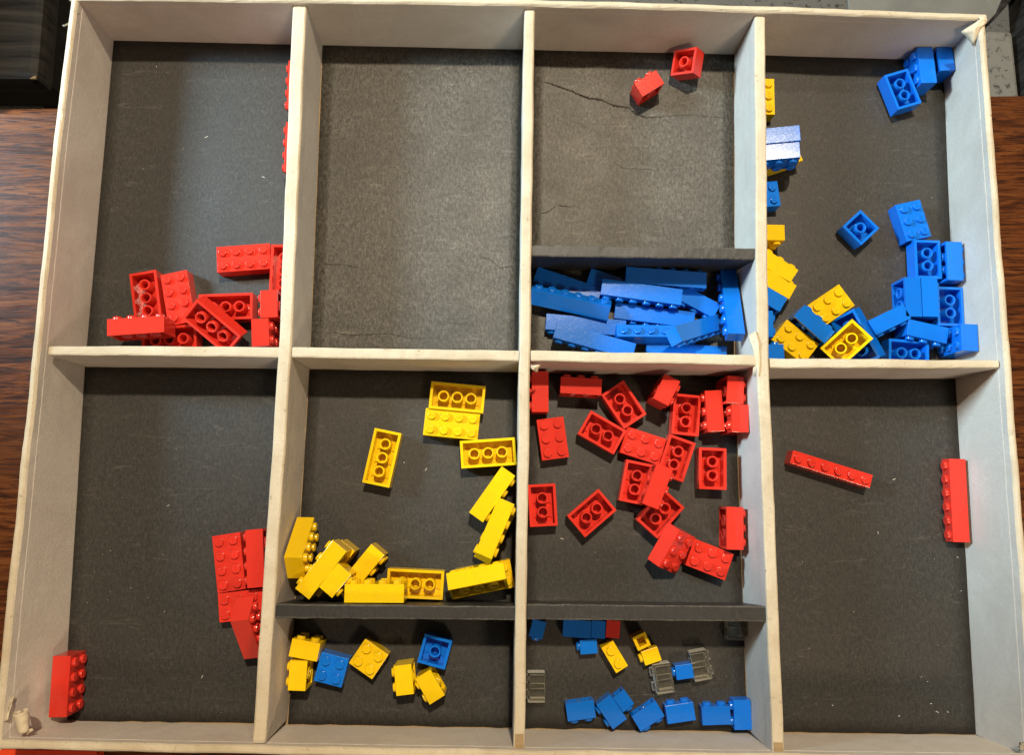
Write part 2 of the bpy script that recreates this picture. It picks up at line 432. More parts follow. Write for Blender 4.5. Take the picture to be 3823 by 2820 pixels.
crack([(-36.3,102.6),(-28.1,101.2),(-21.2,100.5)], L_B, .6, .25)
crack([(26,-118),(33,-115.5),(41,-116.2),(52,-115),(66,-114.2),(80,-113.6),(96,-114.4),(110,-114.8)], L_G, .5, .2)

# torn and curled paper at the corners and joints
def curl(loc, size, rot, roll, name='torn_paper', taper=.4):
    bm = bmesh.new(); nu, nv = 10, 8; g = []
    w_, l_ = size
    for j in range(nv+1):
        row = []
        t = j/nv; ang = t*roll; R_ = l_/max(abs(roll),.2)
        for i in range(nu+1):
            u = (i/nu-.5)*w_*(1-taper*t)*(1+.25*noise.noise(Vector((i*.9,j*.5,l_))))
            p = Vector((u, R_*math.sin(ang), R_*(1-math.cos(ang))))
            p += Vector((wob((i,j,w_),.6,.5), wob((i,j,w_+5),.6,.5), wob((i,j,w_+9),.5,.7)))
            row.append(bm.verts.new(p*MM))
        g.append(row)
    for j in range(nv):
        for i in range(nu):
            f = bm.faces.new((g[j][i],g[j][i+1],g[j+1][i+1],g[j+1][i])); f.smooth = True
    bmesh.ops.solidify(bm, geom=bm.faces[:], thickness=.28*MM)
    me = bpy.data.meshes.new(name); bm.to_mesh(me); bm.free()
    o = link(name, me, tray, ('torn_paper',))
    o.location = Vector(loc)*MM; o.rotation_euler = [math.radians(a) for a in rot]
    return o

def torn(pts, hub, name='torn_paper', sub=2):
    """ragged scrap of paper: a fan round a raised hub, roughened and given thickness"""
    bm = bmesh.new(); c = bm.verts.new(Vector(hub)*MM); vs = [bm.verts.new(Vector(q)*MM) for q in pts]
    for a_, b2 in zip(vs, vs[1:]+vs[:1]): bm.faces.new((c,a_,b2))
    bmesh.ops.subdivide_edges(bm, edges=bm.edges[:], cuts=sub, use_grid_fill=True)
    for v_ in bm.verts:
        q = v_.co/MM; v_.co += Vector((wob(q,.55,.5), wob(q+Vector((9,3,1)),.55,.5), wob(q+Vector((2,8,4)),.5,.6)))*MM
    bmesh.ops.recalc_face_normals(bm, faces=bm.faces)
    for f in bm.faces: f.smooth = True
    bmesh.ops.solidify(bm, geom=bm.faces[:], thickness=.3*MM)
    me = bpy.data.meshes.new(name); bm.to_mesh(me); bm.free()
    return link(name, me, tray, ('torn_paper',))
torn([(269.8,268.5,40),(276.7,271.5,45.0),(278.9,273.3,46.0),(281.4,273.5,45.8),(282.5,270.8,45.6),(279.1,267.7,44.6),(277.0,259.6,39.0),(274.6,264.2,39.0)], (274.6,267.2,45.2))
torn([(277.4,274.5,45.6),(282.8,274.8,45.5),(282.9,271.5,45.4),(279.2,272.0,45.7)], (280.4,273.4,46.3))
torn([(136.6,86.7,37),(139.6,88,41.8),(141.2,81,42.0),(140.9,70,41.9),(140.2,62.4,41.7),(138.2,63.5,37),(138.6,73.4,40.3),(137.4,81.2,39)], (139.6,77,41.6))
torn([(15.4,68.6,41.4),(20.4,68.9,40.9),(18.8,65.4,37.5),(16.2,66.4,39.5)], (17.9,67.3,41.0))
def roll(a_, b2, r0, r1, t0, t1, name='curled_flap'):
    """loose paper rolled into an open tube between two points"""
    bm = bmesh.new(); A, B2 = Vector(a_), Vector(b2); ax = (B2-A).normalized()
    u = ax.cross(Vector((0,0,1))).normalized(); w2 = u.cross(ax); g = []
    for i_ in range(13):
        k = i_/12; c = A.lerp(B2, k); r_ = r0+(r1-r0)*k; row = []
        for j_ in range(21):
            t = math.radians(t0+(t1-t0)*j_/20); rr = r_*(1+.18*j_/20)*(1+wob((i_,j_,3),.35,.14))
            row.append(bm.verts.new((c+u*rr*math.cos(t)+w2*rr*math.sin(t)+ax*wob((j_,i_,8),.4,.8))*MM))
        g.append(row)
    for q, r2 in zip(g, g[1:]):
        for j_ in range(20):
            f = bm.faces.new((q[j_],q[j_+1],r2[j_+1],r2[j_])); f.smooth = True
    bmesh.ops.recalc_face_normals(bm, faces=bm.faces)
    bmesh.ops.solidify(bm, geom=bm.faces[:], thickness=.3*MM)
    me = bpy.data.meshes.new(name); bm.to_mesh(me); bm.free()
    return link(name, me, tray, ('torn_paper',))
roll((-245.2,-110.2,42.0), (-243.6,-120.5,40.0), 3.3, 2.2, -60, 285)
torn([(-243.6,-119.6,40),(-240.4,-119.0,39),(-239.6,-120.2,38.6),(-242.4,-122.2,39.4)], (-241.6,-120.2,40.6))
torn([(-252.5,-104,38.8),(-250.4,-103,40),(-250.0,-113,44.2),(-252.6,-115,43)], (-250.6,-109,42.6))
curl((266,-130,40), (5,10), (60,-30,-120), 1.2)
curl((-246.5,276,41), (3,12), (15,75,170), .6)
slab('bare_patch', [(138.6,-132.5),(143.4,-132.6),(143.2,-127.2),(138.7,-127.1)], 41.3, 41.55, 'card', tray, 0)
slab('bare_patch', [(6.2,-129.4),(10.6,-129.5),(10.7,-122.4),(6.3,-122.3)], 41.25, 41.5, 'card', tray, 0)

# ================================================================ toy bricks
H, SH, SR = 9.6, 1.75, 2.42
def circle(bm, cx, cy, z, r, n):
    return [bm.verts.new(((cx+r*math.cos(2*math.pi*i/n))*MM, (cy+r*math.sin(2*math.pi*i/n))*MM, z*MM)) for i in range(n)]
def loop_edges(bm, vs):
    return [bm.edges.get((a,b_)) or bm.edges.new((a,b_)) for a, b_ in zip(vs, vs[1:]+vs[:1])]
def tube_side(bm, a, b_, smooth=True, flip=False):
    n = len(a)
    for i in range(n):
        q = (a[i], a[(i+1)%n], b_[(i+1)%n], b_[i])
        f = bm.faces.new(q[::-1] if flip else q); f.smooth = smooth
# lettering stamped on every stud
fc = bpy.data.curves.new('stud_letters','FONT'); fc.body = 'LEGO'; fc.size = 1.55; fc.align_x = 'CENTER'; fc.align_y = 'CENTER'
fc.extrude = 0.10; fc.offset = 0.02; fc.resolution_u = 1
fo = bpy.data.objects.new('stud_letters', fc); COL.objects.link(fo)
bpy.context.view_layer.update()
letters = bpy.data.meshes.new_from_object(fo.evaluated_get(bpy.context.evaluated_depsgraph_get()))
bpy.data.objects.remove(fo)

def make_stud():
    bm = bmesh.new(); n = 24
    a = circle(bm,0,0,-0.05,SR,n); b_ = circle(bm,0,0,SH-.22,SR,n); c = circle(bm,0,0,SH-.06,SR-.08,n); d = circle(bm,0,0,SH,SR-.24,n)
    tube_side(bm,a,b_); tube_side(bm,b_,c); tube_side(bm,c,d); bm.faces.new(d)
    k = len(bm.verts)
    bm.from_mesh(letters); bm.verts.ensure_lookup_table()
    for v_ in bm.verts[k:]:
        v_.co = Vector((v_.co.x*MM, v_.co.y*MM, v_.co.z*MM+(SH+.02)*MM))
    me = bpy.data.meshes.new('stud'); bm.to_mesh(me); bm.free(); me.materials.append(None); return me
def make_tube(r0, r1, z1):
    bm = bmesh.new(); n = 22
    a = circle(bm,0,0,z1,r0,n); b_ = circle(bm,0,0,.12,r0,n); c = circle(bm,0,0,0,r0-.12,n)
    tube_side(bm,b_,a); tube_side(bm,c,b_)
    if r1:
        d = circle(bm,0,0,0,r1+.1,n); e = circle(bm,0,0,.12,r1,n); f_ = circle(bm,0,0,z1,r1,n)
        for i in range(n): bm.faces.new((c[i],d[i],d[(i+1)%n],c[(i+1)%n]))
        tube_side(bm,e,d); tube_side(bm,f_,e)
    else: bm.faces.new(c[::-1])
    bmesh.ops.recalc_face_normals(bm, faces=bm.faces)
    me = bpy.data.meshes.new('tube'); bm.to_mesh(me); bm.free(); me.materials.append(None); return me
def make_body(L, W):
    l, w = L*8-.2, W*8-.2; th = 1.5 if W > 1 else 1.6; zc = H-1.3
    bm = bmesh.new()
    bmesh.ops.create_cube(bm, size=1.0)
    for v_ in bm.verts: v_.co = Vector((v_.co.x*l*MM, v_.co.y*w*MM, (v_.co.z+.5)*H*MM))
    bot = [f for f in bm.faces if f.normal.z < -.5]
    bmesh.ops.delete(bm, geom=bot, context='FACES_ONLY')
    ed = [e for e in bm.edges if not e.is_boundary]
    bmesh.ops.bevel(bm, geom=ed, offset=.17*MM, segments=2, profile=.5, affect='EDGES', clamp_overlap=True)
    outer = [e for e in bm.edges if e.is_boundary]
    x, y = l/2-th, w/2-th
    def rect(z): return [bm.verts.new((sx*x*MM, sy*y*MM, z*MM)) for sx, sy in ((-1,-1),(1,-1),(1,1),(-1,1))]
    r0 = rect(0); e0 = loop_edges(bm, r0)
    bmesh.ops.triangle_fill(bm, use_beauty=True, edges=outer+e0)
    r1 = rect(zc)
    for i in range(4): bm.faces.new((r0[i], r0[(i+1)%4], r1[(i+1)%4], r1[i]))
    e1 = loop_edges(bm, r1); holes = []; caps = []
    for i in range(L):
        for j in range(W):
            cx, cy = -l/2+3.9+8*i, -w/2+3.9+8*j
            c0 = circle(bm,cx,cy,zc,1.25,12); c1 = circle(bm,cx,cy,zc+1.0,1.25,12)
            holes += loop_edges(bm, c0); tube_side(bm,c0,c1); bm.faces.new(c1)
    bmesh.ops.triangle_fill(bm, use_beauty=True, edges=e1+holes)
    bmesh.ops.recalc_face_normals(bm, faces=bm.faces)
    me = bpy.data.meshes.new('body'); bm.to_mesh(me); bm.free(); me.materials.append(None); return me
STUD = make_stud(); TUBE = make_tube(3.25, 2.4, H-1.2); PIN = make_tube(1.6, 0, H-1.2); BODY = {}
def piece(name, me, mat, parent, loc=(0,0,0)):
    o = bpy.data.objects.new(name, me); COL.objects.link(o); o.parent = parent
    o.location = Vector(loc)*MM
    o.material_slots[0].link = 'OBJECT'; o.material_slots[0].material = mat
    return o
SIZE = {1:'one',2:'two',3:'three',4:'four',6:'six'}
def brick(colour, L, W, loc, q, label):
    if (L,W) not in BODY: BODY[(L,W)] = make_body(L,W)
    root = empty('toy_brick', label, 'toy brick', '%s %s-by-%s toy bricks' % (colour, SIZE[W], SIZE[L]))
    root.location = Vector(loc)*MM; root.rotation_mode = 'QUATERNION'; root.rotation_quaternion = Quaternion(q)
    mt = MAT[colour]; l, w = L*8-.2, W*8-.2
    piece('body', BODY[(L,W)], mt, root)
    for i in range(L):
        for j in range(W):
            piece('stud', STUD, mt, root, (-l/2+3.9+8*i, -w/2+3.9+8*j, H))
    if W == 2:
        for i in range(L-1): piece('tube', TUBE, mt, root, (-l/2+7.9+8*i, 0, 0))
    else:
        for i in range(L-1): piece('pin', PIN, mt, root, (-l/2+7.9+8*i, 0, 0))
    return root
BRICKS = [
('red',4,2,(-154.9, 139.0, 0.0),(0.9993, 0.0, 0.0, 0.0385),
 'red two-by-four brick, studs up, standing apart from its red pile'),
('red',4,2,(-130.3, 130.8, 11.3),(0.0, -0.7045, 0.7097, 0.0),
 'upside-down red two-by-four brick against the divider beside the lone studs-up brick'),
('red',4,2,(-210.6, 114.1, 11.3),(0.0, -0.7681, 0.6403, 0.0),
 'upside-down red two-by-four brick at the outer edge of the corner pile'),
('red',4,2,(-192.6, 114.4, 0.0),(0.7802, 0.0, 0.0, -0.6256),
 'studs-up red two-by-four brick wedged beside an upside-down one in the corner pile'),
('red',4,2,(-163.5, 108.7, 11.3),(-0.0, -0.9998, -0.0187, -0.0),
 'upside-down red brick partly covered by the tilted brick in the corner pile'),
('red',4,2,(-206.6, 88.6, 21.2),(0.7067, -0.7067, -0.025, 0.025),
 'red two-by-four brick lying on its side on top of the corner pile'),
('red',4,2,(-127.0, 105.7, 15.9),(0.0184, 0.7069, 0.0184, -0.7069),
 'red brick stood on end at the divider, studs facing the red pile'),
('red',4,2,(-140.7, 88.7, 15.9),(0.0249, -0.7067, -0.0249, -0.7067),
 'red brick stood on end in the compartment corner, studs facing the divider'),
('red',4,2,(-195.3, 89.1, 11.3),(-0.0, -0.9993, -0.0369, -0.0),
 'upside-down red brick buried under the corner pile against the cross divider'),
('red',4,2,(-154.6, -39.0, 0.0),(0.7589, 0.0, 0.0, -0.6512),
 'studs-up red two-by-four brick showing all eight studs beside the divider'),
('red',4,2,(-143.2, -62.2, 0.0),(0.9984, 0.0, 0.0, 0.0565),
 'studs-up red brick half covered by the brick leaning against the divider'),
('red',4,2,(-133.3, -35.9, 7.9),(0.5196, 0.5196, -0.4796, -0.4796),
 'red brick lying on its side between the eight-stud brick and the divider'),
('red',4,2,(-245.3, -104.1, 7.9),(0.5018, -0.5018, 0.4982, -0.4982),
 'lone red two-by-four brick on its side against the tray wall by the torn corner'),
('blue',6,1,(82.6, 121.6, 11.7),(0.7054, 0.7054, -0.0488, -0.0488),
 'blue one-by-six brick on its side in the middle of the blue heap, half shaded'),
('blue',6,1,(96.3, 120.9, 11.7),(0.7066, -0.7066, 0.0268, -0.0268),
 'shaded blue one-by-six brick on its side against the black divider'),
('blue',6,1,(43.8, 126.5, 3.9),(0.6972, 0.6972, -0.1181, -0.1181),
 'dark shaded blue brick under the tilted one at the heap corner'),
('blue',4,1,(68.4, 128.3, 3.9),(0.6976, 0.6976, -0.1153, -0.1153),
 'dark shaded blue brick end poking out under the middle of the heap'),
('blue',6,1,(109.6, 122.8, 3.9),(0.6845, 0.6845, -0.1774, -0.1774),
 'blue brick slanting out from under the heap towards the propped-up brick'),
('blue',6,1,(91.3, 109.3, 3.9),(0.7057, 0.7057, -0.0445, -0.0445),
 'blue one-by-six brick on its side above the studs-up one in the heap'),
('blue',6,1,(49.9, 103.4, 3.9),(0.7064, 0.7064, -0.0309, -0.0309),
 'scuffed blue brick on its side under another one at the heap corner'),
('blue',6,1,(54.9, 92.2, 11.7),(0.7004, 0.7004, -0.0971, -0.0971),
 'blue one-by-six brick slanting on top of the scuffed one by the cross divider'),
('blue',6,1,(109.3, 86.8, 3.9),(0.7068, 0.7068, -0.0205, -0.0205),
 'blue brick on its side partly hidden behind the white cross divider'),
('yellow',3,2,(161.1, 243.6, 0.0),(0.6961, 0.0, 0.0, -0.718),
 'yellow brick, studs up, half hidden behind the divider closest to the back wall'),
('blue',3,2,(165.2, 204.8, 17.95),(0.7045, 0.7037, -0.0606, 0.0688),
 'shiny blue brick with white glare on its side, studs towards the half-hidden blue brick'),
('blue',3,2,(165.8, 215.2, 18.05),(0.7048, 0.7034, -0.0569, 0.0725),
 'shiny dark blue brick joined behind the glaring one on the yellow brick'),
('yellow',3,2,(169.8, 204.5, 11.3),(0.0, -0.166, 0.9861, 0.0),
 'upside-down yellow brick under the pair of shiny blue bricks'),
('blue',2,2,(160.7, 179.7, 0.0),(0.7377, 0.0, 0.0, -0.6751),
 'studs-up blue brick half hidden behind the divider below the shiny pair'),
('yellow',2,2,(160.6, 158.2, 7.9),(0.7071, 0.7071, -0.0059, -0.0059),
 'yellow brick on its side sticking out from behind the divider, one stud showing'),
('yellow',3,2,(160.1, 129.1, 7.9),(0.6746, -0.6746, 0.2119, -0.2119),
 'yellow brick slanting out from behind the divider, outermost of the yellow and blue row'),
('yellow',3,2,(158.7, 118.7, 7.9),(0.6812, -0.6812, 0.1898, -0.1898),
 'yellow brick on its side between another yellow and a blue one at the divider'),
('blue',2,2,(156.1, 109.0, 7.9),(0.6803, -0.6803, 0.1928, -0.1928),
 'blue brick on its side joined below two slanting yellow bricks'),
('blue',2,2,(149.1, 97.8, 7.9),(0.4955, -0.4955, 0.5045, -0.5045),
 'blue brick sliver behind the divider, studs pointing at the yellow studs-up brick'),
('blue',2,2,(156.4, 75.7, 7.9),(0.707, -0.707, -0.0094, 0.0094),
 'blue brick in the corner covering part of a yellow studs-up brick'),
('yellow',3,2,(173.5, 88.1, 0.0),(0.9431, 0.0, 0.0, -0.3324),
 'yellow two-by-three brick, studs up, partly covered by a blue brick in the corner'),
('blue',3,2,(179.7, 94.1, 7.9),(0.6557, -0.6557, 0.2648, -0.2648),
 'blue two-by-three brick on its side between two yellow studs-up bricks'),
('yellow',3,2,(196.2, 110.2, 0.0),(0.2896, 0.0, 0.0, -0.9572),
 'yellow two-by-three brick, studs up, behind the slanting blue brick'),
('blue',3,2,(255.7, 138.4, 11.3),(0.0, -0.6967, 0.7173, 0.0),
 'upside-down blue brick between the six-stud blue brick and the sideways pair'),
('blue',3,2,(264.4, 136.2, 7.9),(0.4907, -0.4907, 0.5092, -0.5092),
 'blue brick on its side against the pale tray wall, hollow side facing inwards'),
('blue',3,2,(237.8, 114.1, 7.9),(0.4933, -0.4933, 0.5066, -0.5066),
 'blue brick of the joined sideways pair with its hollow underside showing'),
('blue',3,2,(247.8, 114.0, 7.9),(0.4928, -0.4928, 0.5071, -0.5071),
 'solid-looking blue brick of the joined sideways pair, next to the pale wall row'),
('blue',3,2,(266.9, 109.3, 11.3),(0.0, -0.6939, 0.7201, 0.0),
 'upside-down blue brick with two tubes against the pale tray wall'),
('blue',3,2,(273.9, 87.7, 11.9),(0.0163, -0.7069, 0.0163, 0.7069),
 'blue brick stood on end in the corner of pale wall and cross divider'),
('blue',3,2,(250.7, 97.8, 7.9),(0.7026, 0.7026, -0.08, -0.08),
 'blue brick on its side with three studs towards the cross divider'),
('blue',3,2,(225.6, 104.6, 7.9),(0.6897, 0.6897, 0.1559, 0.1559),
 'slanting blue brick on its side resting against the sideways pair'),
('blue',3,2,(239.8, 80.9, 11.3),(0.0, -0.9992, 0.0406, 0.0),
 'upside-down blue brick cut off by the white cross divider'),
('blue',3,2,(248.7, 247.9, 11.3),(0.0, -0.8049, 0.5934, 0.0),
 'upside-down blue two-by-three brick beside the shaded blue pair in the corner'),
('blue',3,2,(267.3, 261.7, 7.9),(0.5096, 0.5096, -0.4902, -0.4902),
 'blue brick on its side, half shaded, between two others in the torn corner'),
('blue',2,2,(269.9, 265.5, 7.9),(0.5155, -0.5155, 0.484, -0.484),
 'blue brick deepest in the torn corner, hollow side with one tube showing'),
('blue',2,2,(216.5, 158.2, 11.3),(0.0, -0.9145, 0.4045, 0.0),
 'lone upside-down blue two-by-two brick on bare black floor'),
('blue',3,2,(249.7, 163.3, 0.0),(0.7825, 0.0, 0.0, -0.6227),
 'studs-up blue two-by-three brick showing all six studs'),
('yellow',4,2,(-8.4, 22.5, 11.3),(-0.0, -0.9995, -0.0329, -0.0),
 'upside-down yellow two-by-four brick touching the divider, below the studs-up one'),
('yellow',4,2,(-29.7, 39.3, 0.0),(0.9988, 0.0, 0.0, -0.0482),
 'yellow two-by-four brick, studs up, touching an upside-down one'),
('yellow',4,2,(-26.5, 54.8, 11.3),(0.0, -0.9989, 0.0464, 0.0),
 'upside-down yellow two-by-four brick partly in the shadow of the cross divider'),
('yellow',4,2,(-69.4, 19.8, 11.3),(0.0, -0.6316, 0.7753, 0.0),
 'lone upside-down yellow two-by-four brick on bare black floor'),
('yellow',4,2,(-9.8, 1.7, 7.9),(0.3248, -0.3248, 0.6281, -0.6281),
 'yellow brick on its side, lower of two slanting bricks by the divider'),
('yellow',4,2,(-8.6, -17.4, 23.7),(0.3892, -0.3892, 0.5903, -0.5903),
 'yellow brick on its side on top of another one near the divider'),
('yellow',4,2,(-0.1, -26.1, 7.9),(0.6058, -0.6058, -0.3647, 0.3647),
 'yellow brick almost hidden beneath the slanting brick stacked on it'),
('yellow',4,2,(-10.2, -48.3, 0.0),(0.9955, 0.0, 0.0, 0.0944),
 'yellow studs-up brick mostly covered by the sideways brick at the black divider'),
('yellow',4,2,(-93.8, -44.0, 23.7),(0.3125, 0.3125, -0.6343, -0.6343),
 'yellow two-by-four brick lying slanted on the yellow pile beside the propped one'),
('yellow',2,2,(-93.6, -43.7, 23.7),(0.3024, -0.3024, 0.6392, -0.6392),
 'short yellow brick side with two studs on top of the yellow pile'),
('yellow',4,2,(-83.6, -40.9, 7.9),(0.3038, -0.3038, 0.6385, -0.6385),
 'yellow brick slanting out of the pile, two studs over bare floor'),
('yellow',4,2,(-68.8, -58.3, 23.7),(0.7071, -0.7071, 0.0024, -0.0024),
 'yellow two-by-four brick on its side along the black divider, studs away from it'),
('yellow',4,2,(-49.2, -51.0, 11.3),(0.0, -0.9997, 0.025, 0.0),
 'upside-down yellow brick at the black divider, partly covered by a sideways one'),
('yellow',2,2,(-109.6, -90.2, 7.9),(0.704, -0.704, 0.0659, -0.0659),
 'yellow two-by-two brick on its side in the shade of the black divider'),
('yellow',2,2,(-107.2, -99.2, 7.9),(0.4899, 0.4899, -0.5099, -0.5099),
 'yellow two-by-two brick with studs against the divider wall'),
('blue',2,2,(-95.0, -97.3, 0.0),(0.9924, 0.0, 0.0, -0.1229),
 'studs-up blue two-by-two brick next to a studs-up yellow one'),
('yellow',2,2,(-74.5, -91.6, 0.0),(0.9562, 0.0, 0.0, -0.2927),
 'studs-up yellow two-by-two brick next to the studs-up blue one'),
('yellow',2,2,(-49.3, -101.0, 7.9),(0.5272, 0.5272, -0.4712, -0.4712),
 'yellow two-by-two brick on its side, studs towards the studs-up yellow one'),
('yellow',2,2,(-35.6, -102.8, 7.9),(0.6158, 0.6158, -0.3476, -0.3476),
 'slanted yellow two-by-two brick touching another sideways yellow brick'),
('blue',2,2,(-37.7, -87.5, 11.3),(0.0, -0.9916, 0.1294, 0.0),
 'upside-down blue two-by-two brick near the black divider'),
('red',3,2,(26.4, 57.5, 7.9),(0.4984, 0.4984, -0.5016, -0.5016),
 'red brick on its side against the divider, scratched and half shaded'),
('red',3,2,(45.0, 56.0, 7.9),(0.7068, -0.7068, 0.0221, -0.0221),
 'red brick on its side in the cross divider shadow, three studs towards it'),
('red',3,2,(70.5, 50.5, 11.3),(0.0, -0.8796, 0.4757, 0.0),
 'upside-down red brick touching the shaded sideways brick at its corner'),
('red',3,2,(57.6, 34.3, 11.3),(0.0, -0.966, 0.2584, 0.0),
 'upside-down red brick touching the corner of the six-stud brick'),
('red',3,2,(29.0, 30.9, 0.0),(0.7521, 0.0, 0.0, -0.6591),
 'worn red six-stud brick, studs up, with chipped edges near the divider'),
('red',3,2,(88.9, 59.7, 11.9),(0.1683, 0.6868, -0.1683, 0.6868),
 'red brick stood on end at an angle, casting a long shadow'),
('red',3,2,(106.8, 44.5, 11.3),(0.0, -0.672, 0.7405, 0.0),
 'upside-down red brick beside the one standing at an angle'),
('red',3,2,(127.0, 46.5, 7.9),(0.5108, 0.5108, -0.4889, -0.4889),
 'red brick on its side with three studs towards an upside-down one'),
('red',3,2,(127.6, 57.8, 11.9),(0.0273, 0.7066, -0.0273, 0.7066),
 'red brick stood on end in the shady corner by the pale wall'),
('red',3,2,(139.1, 41.0, 11.9),(0.0134, -0.707, 0.0134, 0.707),
 'red brick stood on end against the pale wall, two studs facing a sideways brick'),
('red',3,2,(81.4, 26.6, 0.0),(0.9873, 0.0, 0.0, -0.1587),
 'red studs-up brick wedged between upside-down red bricks'),
('red',3,2,(100.2, 19.4, 11.3),(0.0, -0.5733, 0.8193, 0.0),
 'upside-down red brick lying over the edge of the six-stud one'),
('red',3,2,(76.6, 5.4, 11.3),(0.0, -0.6323, 0.7747, 0.0),
 'upside-down red brick half covered by the sideways brick lying on top'),
('red',3,2,(121.0, 13.3, 11.3),(0.0, -0.6932, 0.7207, 0.0),
 'lone upside-down red brick set straight near the pale wall'),
('red',3,2,(81.3, 4.9, 19.2),(0.3957, -0.3957, 0.586, -0.586),
 'red brick on its side lying across three upside-down bricks'),
('red',3,2,(90.1, -12.2, 11.3),(0.0, -0.403, 0.9152, 0.0),
 'upside-down red brick touched by the rolled brick with visible studs'),
('red',3,2,(117.6, -38.1, 0.0),(0.9825, 0.0, 0.0, -0.1864),
 'red studs-up brick next to the rolled-over brick near the pale wall'),
('red',3,2,(126.3, -20.2, 7.9),(0.4904, -0.4904, 0.5095, -0.5095),
 'red brick on its side alone against the pale wall'),
('red',3,2,(22.8, -7.3, 11.3),(0.0, -0.7245, 0.6893, 0.0),
 'upside-down red brick half hidden behind the divider'),
('red',3,2,(50.8, -11.8, 11.3),(0.0, -0.3403, 0.9403, 0.0),
 'lone upside-down red brick set at an angle on bare floor'),
('blue',1,1,(20.8, -71.7, 3.9),(0.701, 0.701, -0.0925, -0.0925),
 'shaded blue brick with a lit stud end peeking under the black divider'),
('blue',2,1,(41.4, -80.9, 3.9),(0.7065, -0.7065, 0.029, -0.029),
 'dark blue one-by-two brick tucked in the black divider shadow'),
('blue',1,1,(53.4, -81.4, 3.9),(0.7065, -0.7065, 0.0304, -0.0304),
 'dark blue one-by-one brick between another blue one and the red one'),
('red',1,1,(61.6, -81.2, 3.9),(0.7063, -0.7063, 0.0334, -0.0334),
 'small dark red brick tucked in the black divider shadow'),
('blue',1,1,(52.9, -85.6, 3.9),(0.5165, 0.5165, -0.483, -0.483),
 'blue one-by-one brick just in front of the shaded blue bricks'),
('yellow',2,1,(62.4, -91.1, 0.0),(0.8694, 0.0, 0.0, -0.4942),
 'yellow one-by-two brick, studs up'),
('yellow',1,1,(77.4, -82.5, 11.3),(-0.0, -0.9784, -0.2068, -0.0),
 'upside-down yellow one-by-one brick with a square hole'),
('yellow',1,1,(87.8, -89.6, 3.9),(0.5719, 0.5719, -0.4158, -0.4158),
 'yellow one-by-one brick on its side touching a clear brick'),
('blue',1,1,(106.3, -99.0, 3.9),(0.5328, 0.5328, -0.4649, -0.4649),
 'blue one-by-one brick between two clear bricks'),
('clear',2,1,(94.7, -102.6, 3.9),(0.5346, 0.5346, -0.4629, -0.4629),
 'clear one-by-two brick touching the yellow one-by-one brick'),
('clear',2,1,(106.4, -97.3, 3.9),(0.5411, -0.5411, 0.4553, -0.4553),
 'clear one-by-two brick with studs pointing towards the grey wall'),
('clear',2,1,(23.5, -107.8, 3.9),(0.4988, 0.4988, -0.5012, -0.5012),
 'clear one-by-two brick against the divider'),
('clear',2,1,(127.0, -74.8, 3.9),(0.4959, -0.4959, 0.5041, -0.5041),
 'clear brick in the dark corner under the black divider'),
('blue',2,1,(42.6, -115.3, 3.9),(0.7055, 0.7055, 0.0469, 0.0469),
 'blue one-by-two brick at the open end of the row, studs towards the wall'),
('blue',2,1,(64.3, -118.1, 3.9),(0.6265, 0.6265, -0.3279, -0.3279),
 'slanted blue one-by-two brick next to the small one-by-one in the row'),
('blue',1,1,(64.3, -111.1, 3.9),(0.6719, 0.6719, 0.2204, 0.2204),
 'small blue one-by-one brick nestled against the slanted one in the row'),
('blue',2,1,(78.1, -119.0, 3.9),(0.6806, 0.6806, 0.1917, 0.1917),
 'blue one-by-two brick slanted the other way, studs touching the front wall'),
('blue',2,1,(99.3, -126.3, 3.9),(0.7055, -0.7055, -0.0476, 0.0476),
 'blue one-by-two brick in the row, tilted a little, studs away from the wall'),
('blue',2,1,(118.7, -127.9, 3.9),(0.707, -0.707, -0.0097, 0.0097),
 'blue one-by-two brick in the row next to the upright one at the divider'),
('blue',2,1,(138.0, -122.7, 3.9),(0.5017, 0.5017, -0.4983, -0.4983),
 'blue brick at the divider end of the row, studs touching its neighbour'),
('red',6,1,(190.3, 13.0, 0.0),(0.9881, 0.0, 0.0, -0.1536),
 'red one-by-six brick, studs up, alone on bare black floor'),
('red',6,1,(269.2, -5.2, 3.9),(0.492, 0.492, -0.5079, -0.5079),
 'red one-by-six brick on its side against the pale tray wall'),
('red',4,2,(-167.6, 94.3, 20.33),(0.2451, -0.8987, 0.3616, 0.039),
 'tilted upside-down red brick leaning over its neighbours in the corner pile'),
('red',4,2,(-144.1, -74.0, 16.77),(0.2546, 0.6401, 0.3254, 0.6478),
 'red two-by-four brick propped steeply against the divider over another red brick'),
('red',2,2,(112.1, 264.3, 13.67),(0.0646, -0.9286, 0.1017, -0.3509),
 'red two-by-two brick tipped up with its hollow underside showing by the back wall'),
('red',2,2,(92.2, 245.0, 8.28),(0.7233, -0.6321, -0.204, 0.1889),
 'red two-by-two brick on its side near the long crack in the floor'),
('blue',6,1,(39.3, 108.2, 7.03),(0.9016, -0.4177, 0.0326, -0.1081),
 'blue one-by-six brick tilted over, studs towards the black divider, touching the long divider'),
('blue',6,1,(90.3, 90.8, 6.18),(0.9905, -0.1365, 0.0151, -0.0002),
 'blue one-by-six brick with its studs up in the middle of the heap'),
('blue',6,1,(110.1, 97.5, 19.76),(0.7027, 0.5981, 0.3708, -0.1051),
 'blue brick with its end raised high, slanting across the heap'),
('blue',6,1,(139.8, 110.0, 13.17),(0.3954, -0.6061, -0.3854, 0.5725),
 'blue one-by-six brick propped along the white divider wall, studs towards the heap'),
('blue',4,2,(207.2, 89.2, 13.22),(0.3281, -0.7685, 0.4899, -0.2485),
 'long tilted upside-down blue brick under the upside-down yellow one'),
('yellow',3,2,(197.7, 84.5, 23.21),(0.2094, -0.3605, 0.9086, 0.0261),
 'tilted upside-down yellow brick resting on the blue one at the cross divider'),
